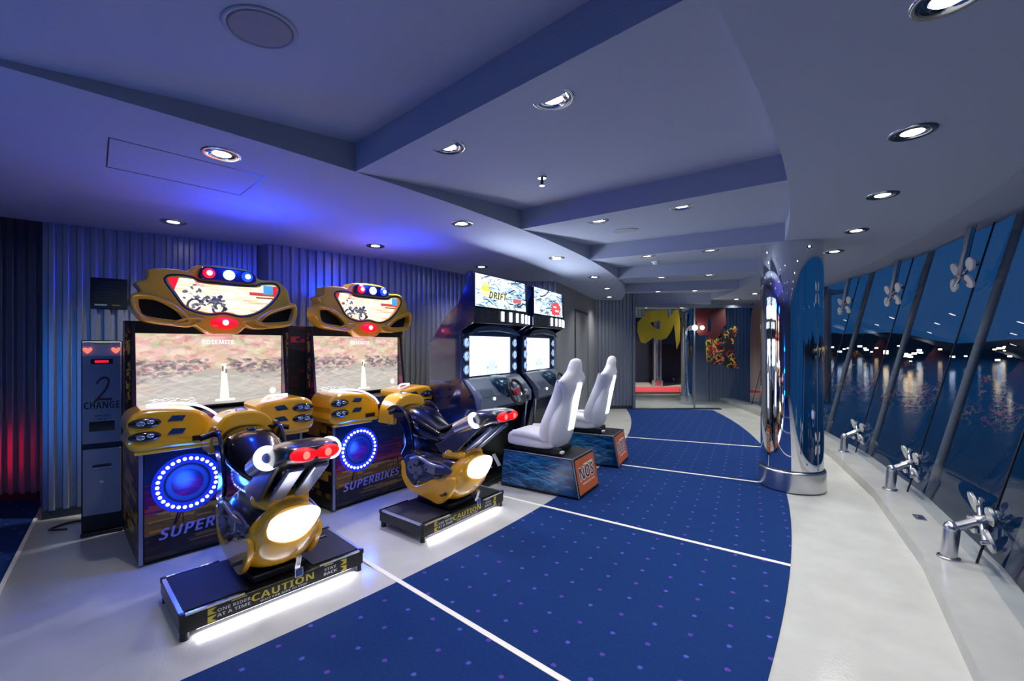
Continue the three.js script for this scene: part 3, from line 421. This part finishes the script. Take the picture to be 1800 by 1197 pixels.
  const R = part('console', cons([[.6, .95], [.59, 1.01], [.55, 1.055], [.46, 1.07], [.2, 1.045], [.16, 1.0], [.2, .94], [.29, .86], [.32, .795], [.54, .792], [.6, .845], [.585, .9]]), M.yellow, t, 'yellow moulded console');
  for (const [s, p] of [[-1, L], [1, R]]) {
    for (const y of [.985, .895]) { part('headlight_lens', sph(.075, s * .505, y, .088, 1.15, .46, .3).rotateZ(0), M.blackGloss, p); part('lens_reflector', [sph(.02, s * .53, y, .108, 1.2, .8, .4), sph(.016, s * .48, y + .006, .108, 1.3, .8, .4)], M.chrome, p); }
    for (const y of [1.0, .91]) part('slot', tr(ext([[-.05, -.018], [-.02, .02], [.055, .014], [.035, -.022]].map(([x, v]) => [x * -s, v]), .01, .003), s * .34, y, .086), std(0x24406a, .3, .4), p);
    part('lower_lip', rbox(.4, .03, .05, .012, s * .36, .785, .05), M.yellow, p);
    part('coin_slot', box(.1, .035, .012, s * .2, .845, .09), M.black, p);
  }
  part('light_tube', tube([[-.47, 1.075, -.16], [-.3, 1.08, -.12], [-.17, 1.05, -.06], [-.085, .985, .0], [-.06, .93, .03]], .009), glow(0xcdbcff, 2.6), L);
  part('light_tube', tube([[.22, 1.04, -.02], [.3, 1.08, -.1], [.47, 1.078, -.16]], .009), glow(0xcdbcff, 2.6), R);
  dot(t, 0xd0c4ff, .3, V(-.25, 1.12, -.02), 2);
  part('console_bridge', prof([[-.3, .95], [-.1, .98], [.0, .9], [.0, .8], [-.3, .8]], -.12, .22, .006), M.blackGloss, t);
  return t;
}
bikeCabinet(43.05, 'nearer motorcycle racing cabinet with yellow winged header and lit desert race screen');
bikeCabinet(37.3, 'second motorcycle racing cabinet with yellow winged header, next to the dark blue racing cabinets');

// ================================================================= RIDE-ON MOTORCYCLES
function rideBike(a, label) {
  const t = thing('ride_motorcycle', label, 'arcade motorcycle', pol(14.07, a), face(a), 'ride-on motorcycles on platforms');
  // platform
  const pf = part('platform', rbox(.99, .085, .53, .008, 0, .0875, 0), M.black, t);
  for (const x of [-.325, .325]) part('foot_pad', rbox(.3, .012, .47, .004, x, .134, -.005), M.blackMatte, pf);
  for (const x of [-.34, .34]) for (const z of [-.258, .258]) part('edge_trim', box(.27, .012, .016, x, .133, z), M.trimChrome, pf);
  for (const x of [-.482, .482]) part('end_trim', box(.022, .014, .47, x, .132, 0), std(0xb9c4e0, .25, .6), pf);
  for (const [x, z] of [[-.47, .24], [.47, .24], [-.47, -.24], [.47, -.24]]) part('foot', cyl(.02, .022, .046, x, .023, z), M.black, pf);
  part('corner_cap', [-1, 1].flatMap((x) => [-1, 1].map((z) => rbox(.03, .03, .03, .006, x * .483, .127, z * .253))), M.darkSteel, pf);
  part('warning_panel', box(.96, .083, .004, 0, .086, .267), std(0xffffff, .35, 0, { map: cautionTex }), pf);
  part('light_strip', box(.84, .012, .02, 0, .036, .235), glow(0xf0ecff, 4), pf);
  rect(t, 0xf2efff, 34, .84, .03, V(0, .028, .245), V(0, -.9, 1));
  part('pedestal', [rbox(.3, .05, .4, .015, 0, .155, 0), rbox(.16, .12, .26, .02, 0, .23, .0)], M.black, t);
  // belly fairing with engine relief and rear lamp
  part('engine_block', loft(smoothSecs([[-.36, .43, .06, .09], [-.31, .42, .14, .14], [-.2, .405, .17, .17], [0, .4, .175, .17, 2.6], [.16, .42, .165, .16, 2.6], [.26, .46, .12, .1]])), M.charcoal, t);
  part('belly_fairing', loft(smoothSecs([[-.28, .3, .1, .06], [-.1, .275, .175, .085, 2.6], [.08, .29, .195, .11, 2.6], [.2, .36, .195, .16, 2.4], [.3, .43, .18, .17, 2.3], [.37, .475, .15, .13, 2.2], [.395, .49, .12, .1]])), M.yellow, t, 'yellow belly fairing');
  for (const s of [-1, 1]) part('belly_wing', tr(ext([[-.35, .47], [-.345, .33], [-.24, .23], [.0, .195], [.12, .18], [.22, .24], [.31, .36], [.3, .43], [.22, .42], [.14, .385], [.04, .37], [-.1, .3], [-.2, .28], [-.27, .36], [-.29, .46]].map(([z, y]) => [-z, y]), .035, .012, [], true), s > 0 ? .168 : -.203, 0, 0, 0, Math.PI / 2), M.yellow, t);
  part('rear_fairing', loft(smoothSecs([[.06, .55, .1, .05], [.16, .6, .15, .075], [.26, .61, .14, .07], [.34, .59, .11, .045]])), M.yellow, t);
  part('rear_lamp', tr(ext([[-.135, 0], [-.1, .062], [.02, .085], [.125, .07], [.142, .02], [.06, -.065], [-.03, -.085], [-.12, -.05]], .06, .018, [], true), 0, .49, .375, -.12), glow(0xf4f0ff, 1.7, 0xffffff), t); dot(t, 0xf2eaff, .15, V(0, .49, .5), 3);
  for (const s of [-1, 1]) {
    const eng = part('engine', [cyl(.06, .06, .03, s * .195, .44, -.2, 0, 0, Math.PI / 2), cyl(.038, .038, .05, s * .197, .43, -.09, 0, 0, Math.PI / 2), rbox(.03, .07, .13, .01, s * .195, .46, .02, .15), rbox(.03, .05, .16, .012, s * .185, .46, .16, -.2), cyl(.03, .03, .04, s * .2, .5, -.14, 0, 0, Math.PI / 2), cyl(.022, .022, .04, s * .205, .37, -.14, 0, 0, Math.PI / 2), rbox(.025, .03, .1, .008, s * .2, .52, -.05, .3)], M.silver, t);
    part('engine_cover', [tr(ext([[-.3, .36], [-.31, .5], [-.2, .55], [-.08, .5], [.0, .52], [.12, .53], [.26, .5], [.24, .45], [.1, .43], [.0, .38], [-.1, .35], [-.2, .3]].map(([z, y]) => [-z, y]), .02, .007, [], true), s > 0 ? .182 : -.202, 0, 0, 0, Math.PI / 2)], std(0x4a5470, .3, .6), eng);
    part('engine_bolt', Array.from({ length: 9 }, (_, i) => cyl(.011, .011, .02, s * (.212 - .012 * (i > 5)), .44 + .045 * Math.sin(i * .7), -.2 + .05 * i, 0, 0, Math.PI / 2, 10)), M.trimChrome, eng);
    part('engine_hose', tube([[s * .2, .51, -.22], [s * .215, .54, -.1], [s * .205, .5, .05], [s * .19, .5, .2]], .014), M.silver, eng);
    part('foot_peg', [rod([s * .12, .3, .2], [s * .23, .29, .22], .01), rbox(.06, .014, .03, .005, s * .235, .291, .22)], M.darkSteel, t);
  }
  part('stand', [rbox(.03, .1, .025, .006, .05, .235, .33, .35), rbox(.045, .05, .012, .004, .05, .185, .35)], M.satin, t);
  // upper body
  part('spine', loft(smoothSecs([[-.5, .62, .08, .16], [-.2, .6, .09, .14], [.1, .6, .085, .12], [.3, .66, .07, .08]])), M.blackGloss, t);
  const tank = part('tank', loft(smoothSecs([[-.52, .84, .06, .05], [-.42, .82, .15, .12], [-.25, .79, .17, .13], [-.08, .735, .13, .1], [.04, .7, .1, .07]])), M.blackGloss, t);
  part('tank_cap', cyl(.03, .03, .012, 0, .935, -.33, -.25), M.trimChrome, tank);
  const tail = part('tail_cowl', loft(smoothSecs([[-.02, .71, .09, .05], [.1, .715, .115, .062], [.25, .79, .14, .085, 2.8], [.42, .875, .165, .092, 3], [.56, .922, .165, .072, 3], [.66, .945, .14, .05, 2.8], [.71, .95, .1, .03]])), M.charcoal, t);
  part('seat_pad', loft(smoothSecs([[-.06, .765, .07, .02], [.05, .782, .1, .02], [.18, .83, .11, .025], [.3, .893, .1, .02]])), M.blackMatte, tail);
  for (const s of [-1, 1]) {
    part('tail_lamp', sph(.062, s * .055, .945, .695, 1.15, .62, .5), M.red, tail, 'red tail lamp'); part('tail_lamp_core', sph(.02, s * .055, .945, .72, 1, 1, .5), glow(0xff8070, 1.5), tail);
    const ex = part('exhaust', tr(new THREE.CylinderGeometry(.062, .052, .2, 28), s * .165, .87, .4, Math.PI / 2 - .42), M.satin, t);
    part('exhaust_light', tr(new THREE.TorusGeometry(.047, .019, 12, 32), s * .165, .912, .497, -.42), glow(0xf2f4ff, 2.6, 0xffffff), ex); part('exhaust_core', tr(new THREE.CircleGeometry(.034, 24), s * .165, .9115, .494, -.42), std(0x4a5aa0, .3), ex);
    part('under_strut', rbox(.085, .37, .03, .012, s * .065, .75, .475, .905), std(0x8a93a8, .25, .8), tail);
    part('side_cowl', tr(ext([[.02, .66], [.12, .7], [.34, .84], [.56, .93], [.64, .93], [.5, .82], [.36, .7], [.26, .62], [.1, .6]].map(([z, y]) => [-z, y]), .03, .008, [], true), s > 0 ? .115 : -.145, 0, 0, 0, Math.PI / 2), M.charcoal, tail);
    // front fairing flank
    part('front_fairing', tr(ext([[-.62, .8], [-.55, .92], [-.42, .96], [-.3, .9], [-.22, .74], [-.2, .58], [-.28, .5], [-.36, .52], [-.3, .64], [-.36, .78], [-.46, .84], [-.54, .76]].map(([z, y]) => [-z, y]), .025, .008, [], true), s > 0 ? .175 : -.2, 0, 0, 0, Math.PI / 2), M.navyGloss, t);
    part('handlebar', [rod([s * .08, .93, -.5], [s * .26, .9, -.42], .012), rod([s * .17, .915, -.455], [s * .27, .898, -.415], .019)], M.black, t);
  }
  const cowl = part('front_cowl', tr(ext([[-.21, .78], [-.2, .9], [-.14, 1.0], [-.06, 1.035], [.06, 1.035], [.14, 1.0], [.2, .9], [.21, .78], [.165, .78], [.14, .87], [.07, .925], [-.07, .925], [-.14, .87], [-.165, .78]], .22, .018, [], true), 0, 0, -.68), M.yellow, t, 'yellow front cowl');
  part('windscreen', loft(smoothSecs([[-.62, .86, .12, .1], [-.5, .86, .15, .09], [-.42, .85, .14, .07]])), M.blackGloss, cowl);
  part('gauge', [cyl(.036, .036, .012, .0, 1.035, -.56, .3), cyl(.026, .026, .012, -.085, 1.02, -.56, .3, 0, .4)], M.whitePlastic, cowl); part('gauge_rim', [tr(new THREE.TorusGeometry(.037, .006, 8, 24), 0, 1.041, -.558, Math.PI / 2 + .3)], M.trimChrome, cowl);
  return t;
}
rideBike(43.05, 'yellow and black ride-on motorcycle on the nearer black caution platform');
rideBike(37.13, 'yellow and black ride-on motorcycle on the farther black caution platform');

// ================================================================= CAR RACING CABINETS
const driftMats = [0, 1].map((k) => screenMat(driftTex(k), 1.5));
function racer(a, k, label) {
  const t = thing('car_racing_cabinet', label, 'arcade machine', pol(13.7, a), face(a), 'car racing cabinets');
  part('body', prof([[-.42, .03], [-.42, 1.5], [-.2, 1.76], [-.02, 1.9], [.04, 1.9], [-.05, 1.6], [-.05, 1.1], [.05, .95], [.0, .6], [-.12, .1], [-.12, .03]], -.52, .52), M.black, t);
  for (const x of [-.55, .52]) part('side_panel', prof([[-.46, .02], [-.46, 1.51], [-.24, 1.8], [-.05, 1.95], [.1, 2.25], [.15, 2.25], [.15, 1.9], [.16, 1.75], [.0, 1.66], [-.02, 1.16], [.13, .98], [.17, .84], [.1, .62], [.02, .3], [.0, .02]], x, x + .03, .005), M.navyGloss, t, 'dark blue gloss side panel');
  // screen with gauges at both sides
  part('bezel', tr(ext([[-.55, 1.1], [-.55, 1.62], [-.4, 1.72], [.4, 1.72], [.55, 1.62], [.55, 1.1]], .05, .01, [[[-.415, 1.165], [.415, 1.165], [.415, 1.6], [-.415, 1.6]]]), 0, 0, -.055), std(0x2c4468, .25, .5), t);
  part('screen', box(.832, .438, .01, 0, 1.383, -.03), screenMat(carTex, 1.5), t);
  rect(t, 0xf4f8ff, .6, .82, .43, V(0, 1.383, .0), V(0, 0, 1));
  for (const s of [-1, 1]) for (const y of [1.53, 1.385, 1.24]) { const gg = part('gauge_lamp', sph(.048, s * .483, y, .0, .85, 1, .35), glow(0x86aaff, 1.6, 0x8090b0), t); part('gauge_rim', tr(new THREE.TorusGeometry(.05, .009, 8, 28).scale(.88, 1, 1), s * .483, y, .002), M.trimChrome, gg); part('gauge_needle', box(.006, .04, .004, s * .483 + .008, y + .008, .018, 0, 0, -.5), std(0x304878, .4), gg); }
  part('brow', tr(ext([[-.5, 1.62], [-.36, 1.7], [0, 1.735], [.36, 1.7], [.5, 1.62], [.36, 1.64], [0, 1.66], [-.36, 1.64]], .09, .012, [], true), 0, 0, -.02), std(0x4a6484, .25, .6), t);
  // visor with six lit slots, curved in plan
  const vis = [], slots = []; for (let i = 0; i < 14; i++) { const u = (i + .5) / 14 * 2 - 1, z = .1 + .09 * (1 - u * u); vis.push(box(.082, .15, .1, u * .53, 1.81, z, 0, u * .3)); }
  const visor = part('visor', vis, std(0x30343c, .35, .4), t);
  for (let i = 0; i < 6; i++) { const u = -.14 + i * .155; part('visor_light', box(.042, .105, .012, u, 1.815, .153 + .09 * (1 - (u / .55) ** 2), 0, u * .55), glow(0xe8f0ff, 4.5), visor); }
  // illuminated header
  const mq = new THREE.Group(); mq.name = 'header'; mq.position.set(0, 1.9, .145); mq.rotation.x = -.06; t.add(mq);
  part('header_box', rbox(1.06, .37, .08, .008, 0, .185, -.045), M.black, mq); part('header_sign', box(1.03, .345, .006, 0, .185, -.001), driftMats[k], mq);
  rect(mq, 0xeef4ff, 17, 1.0, .33, V(0, .185, .012), V(0, .3, 1));
  // dash with wheel
  const dash = part('dashboard', prof([[-.05, 1.16], [.04, 1.14], [.15, 1.04], [.22, .95], [.22, .84], [.1, .78], [-.05, .8]], -.53, .53, .014), std(0x7a8698, .3, .45, { map: fineNoise }), t, 'silver moulded dashboard');
  part('dash_pod', [loft([[.02, 1.09, .14, .07], [.12, 1.07, .16, .085], [.2, 1.03, .14, .08], [.24, 1.0, .1, .06]])], std(0x1c3c58, .25, .4), dash);
  for (const x of [-.36, .34]) part('dash_panel', rbox(.24, .11, .03, .01, x, .985, .178, -.75), std(0x4c5a6c, .3, .5), dash);
  part('dash_button', [cyl(.017, .017, .02, -.28, .93, .222, Math.PI / 2), cyl(.017, .017, .02, .3, .93, .222, Math.PI / 2)], glow(0xf0f4ff, 2), dash);
  part('vent', [.14, .2, .26].map((x) => box(.04, .05, .01, x + .18, .88, .225)), M.black, dash);
  const wheel = part('steering_wheel', tr(new THREE.TorusGeometry(.135, .018, 14, 44), 0, .985, .33, -.35), M.black, t);
  part('wheel_spokes', [0, 2.1, 4.2].map((r) => tr(new THREE.BoxGeometry(.03, .125, .012).translate(0, .065, 0), 0, .985, .325, -.35, 0, r + Math.PI)), M.silver, wheel);
  part('wheel_hub', tr(new THREE.CylinderGeometry(.042, .042, .04, 28), 0, .985, .33, Math.PI / 2 - .35), std(0xb0303a, .4, .2), wheel); part('wheel_column', rod([0, .985, .32], [0, .93, .18], .03), M.darkSteel, wheel);
  part('shifter', [rod([.3, .8, .2], [.32, .95, .26], .01), sph(.028, .32, .96, .265)], M.trimChrome, t);
  for (const x of [-.5, .5]) part('kick_trim', rod([x, .03, .08], [x, .82, .16], .013), M.trimChrome, t);
  part('pedal', [rbox(.09, .13, .015, .005, -.1, .16, .0, -.6), rbox(.07, .16, .015, .005, .08, .16, .0, -.6)], M.satin, t);
  part('floor_plate', rbox(1.0, .05, .3, .01, 0, .035, .05), M.black, t);
}
racer(32.3, 0, 'nearer car racing cabinet, dark blue gloss, with white lit screen and blue-white header');
racer(27.1, 1, 'farther car racing cabinet with a red car on its lit header');

function racingSeat(a, label) {
  const t = thing('racing_seat', label, 'arcade seat', pol(14.37, a), face(a), 'racing seats on flame-printed boxes');
  part('base_box', prof([[-.4, .02], [-.36, .39], [.44, .39], [.51, .02]], -.262, .262, .004), M.black, t);
  const fl = std(0xffffff, .25, 0, { map: flameTex });
  for (const x of [-.268, .262]) part('flame_panel', prof([[-.385, .035], [-.35, .378], [.43, .378], [.495, .035]], x, x + .006), fl, t, 'blue flame print');
  const n = Math.atan2(.07, .37); part('end_panel', box(.47, .33, .005, 0, .205, .479, -n), std(0xffffff, .4, 0, { map: nosTex }), t, 'orange panel with white lettering');
  part('edge_trim', [rod([-.26, .39, .44], [-.26, .02, .51], .006), rod([.26, .39, .44], [.26, .02, .51], .006), rod([-.26, .39, .44], [.26, .39, .44], .005), rod([-.262, .39, -.36], [-.262, .39, .44], .005)], M.silver, t);
  part('seat_rail', [rbox(.42, .05, .5, .012, 0, .413, -.03), rbox(.05, .07, .1, .012, -.2, .43, .24)], M.black, t); part('slide_lever', rbox(.05, .025, .035, .006, -.2, .43, .3), M.whitePlastic, t);
  const cush = part('cushion', [loft(smoothSecs([[-.33, .5, .22, .045, 5], [-.29, .515, .245, .075, 5], [-.1, .51, .25, .075, 5], [.08, .495, .24, .065, 4], [.2, .5, .2, .06, 4]]))], M.fabric, t);
  const bk = loft(smoothSecs([[.45, -.17, .17, .05, 3], [.52, -.18, .215, .07, 3], [.66, -.2, .25, .085, 3.2], [.8, -.225, .235, .085, 3], [.95, -.265, .185, .07, 3], [1.07, -.305, .235, .068, 3], [1.14, -.322, .28, .06, 3], [1.185, -.335, .245, .052, 2.6], [1.24, -.345, .155, .05, 2.4], [1.3, -.355, .125, .048, 2.4], [1.345, -.36, .095, .038, 2.2], [1.365, -.362, .03, .015, 2.2]]));
  bk.rotateX(-Math.PI / 2);
  const back = part('backrest', bk, M.fabric, t, 'pale grey bucket backrest');
  for (const s of [-1, 1]) {
    part('side_bolster', tube([[s * .2, 1.13, .295], [s * .17, .98, .235], [s * .195, .82, .175], [s * .215, .68, .125], [s * .2, .54, .1]], .058, 24, 14), M.fabric, back);
    part('thigh_bolster', tube([[s * .22, .56, .1], [s * .225, .575, -.08], [s * .215, .565, -.26]], .04, 16, 12), M.fabric, cush);
  }
  const st = part('light_strip', box(.11, .5, .03, .05, .865, .325, .2), glow(0xf0f4ff, 2.6, 0xffffff), back, 'white lit strip');
  rect(t, 0xe8eeff, 1.6, .1, .48, V(.05, .862, .35), V(0, -.2, 1));
}
racingSeat(32.2, 'white bucket seat on the nearer flame-printed box with orange end panel');
racingSeat(27.3, 'white bucket seat on the farther flame-printed box with orange end panel');

// ================================================================= COLOURED NEON STANDS LEFT OF THE PICTURE
function neonStand(x, d, col, cd, label, h = 1.7) {
  const t = thing('neon_stand', label, 'neon lamp', V(x, 0, -d));
  part('base', cyl(.14, .16, .03, 0, .015, 0), M.black, t); part('neon_tube', cyl(.022, .022, h, 0, .05 + h / 2, 0), glow(col, 3), t); part('top_cap', cyl(.03, .03, .04, 0, h + .06, 0), M.black, t); part('back_fin', box(.012, h, .06, -.045, .05 + h / 2, 0), M.darkSteel, t);
  for (const k of [.2, .5, .8]) dot(t, col, cd / 3, V(.03, h * k + .05, .03), 2);
}
neonStand(-2.9, .75, 0x0080ff, 2.8, 'tall blue neon stand beyond the left edge of the picture');
neonStand(-5.3, 3.25, 0xff1040, .16, 'short red neon stand in the left alcove', .5);

// ================================================================= CHANGE MACHINE, SIGN
{
  const f = 56, o = V(Math.cos(f * D), 0, Math.sin(f * D)), t = thing('change_machine', 'slim grey change machine on a black stand by the corrugated wall', 'change machine', V(-3.255, 0, -3.45).addScaledVector(o, -.15), face(f));
  part('stand', [rbox(.25, .7, .27, .006, 0, .38, -.01), rbox(.25, .03, .31, .006, 0, .015, 0)], M.black, t);
  const low = part('lower_door', rbox(.225, .52, .02, .005, 0, .42, .136), M.greyPlastic, t); part('slot', [rbox(.11, .022, .01, .003, 0, .545, .148)], M.darkSteel, low); part('slot_lip', rbox(.12, .008, .018, .002, 0, .532, .152), M.satin, low); part('lock', cyl(.011, .011, .012, 0, .42, .15, Math.PI / 2), M.satin, low);
  const up = part('upper_case', rbox(.245, .82, .28, .008, 0, 1.13, 0), M.black, t);
  part('upper_front', rbox(.228, .62, .012, .003, 0, 1.035, .141), std(0xffffff, .4, .1, { map: changeTex }), up);
  part('brow_panel', rbox(.228, .07, .016, .004, 0, 1.378, .142), M.greyPlastic, up); part('display', [rbox(.13, .042, .01, .003, 0, 1.372, .15)], M.black, up); part('display_digits', box(.08, .018, .004, 0, 1.372, .156), glow(0xff1830, 1.2), up);
  part('head', rbox(.228, .115, .02, .005, 0, 1.472, .142), M.whitePlastic, up); part('head_label', box(.09, .012, .004, 0, 1.515, .153), std(0x9ac02a, .5), up);
  for (const s of [-1, 1]) part('indicator_lamp', tr(ext([[0, -.024], [-.026, .006], [-.018, .024], [0, .014], [.018, .024], [.026, .006]], .012, .004, [], true), s * .083, 1.458, .15), glow(0xff6a58, 1.6, 0x802018), up);
  part('tray_window', rbox(.15, .08, .01, .004, 0, .86, .146), M.blackGloss, up); for (const y of [.903, .817]) part('tray_frame', box(.16, .006, .014, 0, y, .15), M.silver, up); part('hinge', rbox(.012, .12, .03, .004, .128, 1.4, .12), M.darkSteel, up);
  tag(part('power_cable', tube([[-3.6, .012, -3.52], [-3.66, .03, -3.46], [-3.74, .012, -3.52], [-3.72, .012, -3.64], [-3.62, .014, -3.7]], .009, 40), M.black), 'black cable looped on the floor beside the change machine', 'cable');
  const u = P(-2.715, 4.64).sub(P(-4.05, 3.75)).normalize(), s = thing('wall_sign', 'small black notice board on the corrugated wall above the change machine', 'sign', P(-3.69, 3.99).add(V(-u.z, 0, u.x).multiplyScalar(.034)).setY(1.97), Math.atan2(-u.z, u.x));
  const noteTex = canvasTex(256, 300, (c, w, h) => { c.fillStyle = '#0c1416'; c.fillRect(0, 0, w, h); c.fillStyle = '#2c3c40'; for (let i = 0; i < 9; i++) c.fillRect(22, 30 + i * 23, rr(120, 210), 5); c.fillStyle = '#8a98a0'; c.fillRect(24, 258, 90, 16); c.fillStyle = '#6a6838'; c.fillRect(150, 260, 60, 10); });
  part('board', rbox(.25, .28, .014, .003, 0, 0, 0), M.black, s); part('notice_print', box(.24, .27, .002, 0, 0, .008), std(0xffffff, .4, 0, { map: noteTex }), s);
}

scene.traverse((o) => { if (o.isMesh) { o.castShadow = true; o.receiveShadow = true; } });
renderer.render(scene, camera);
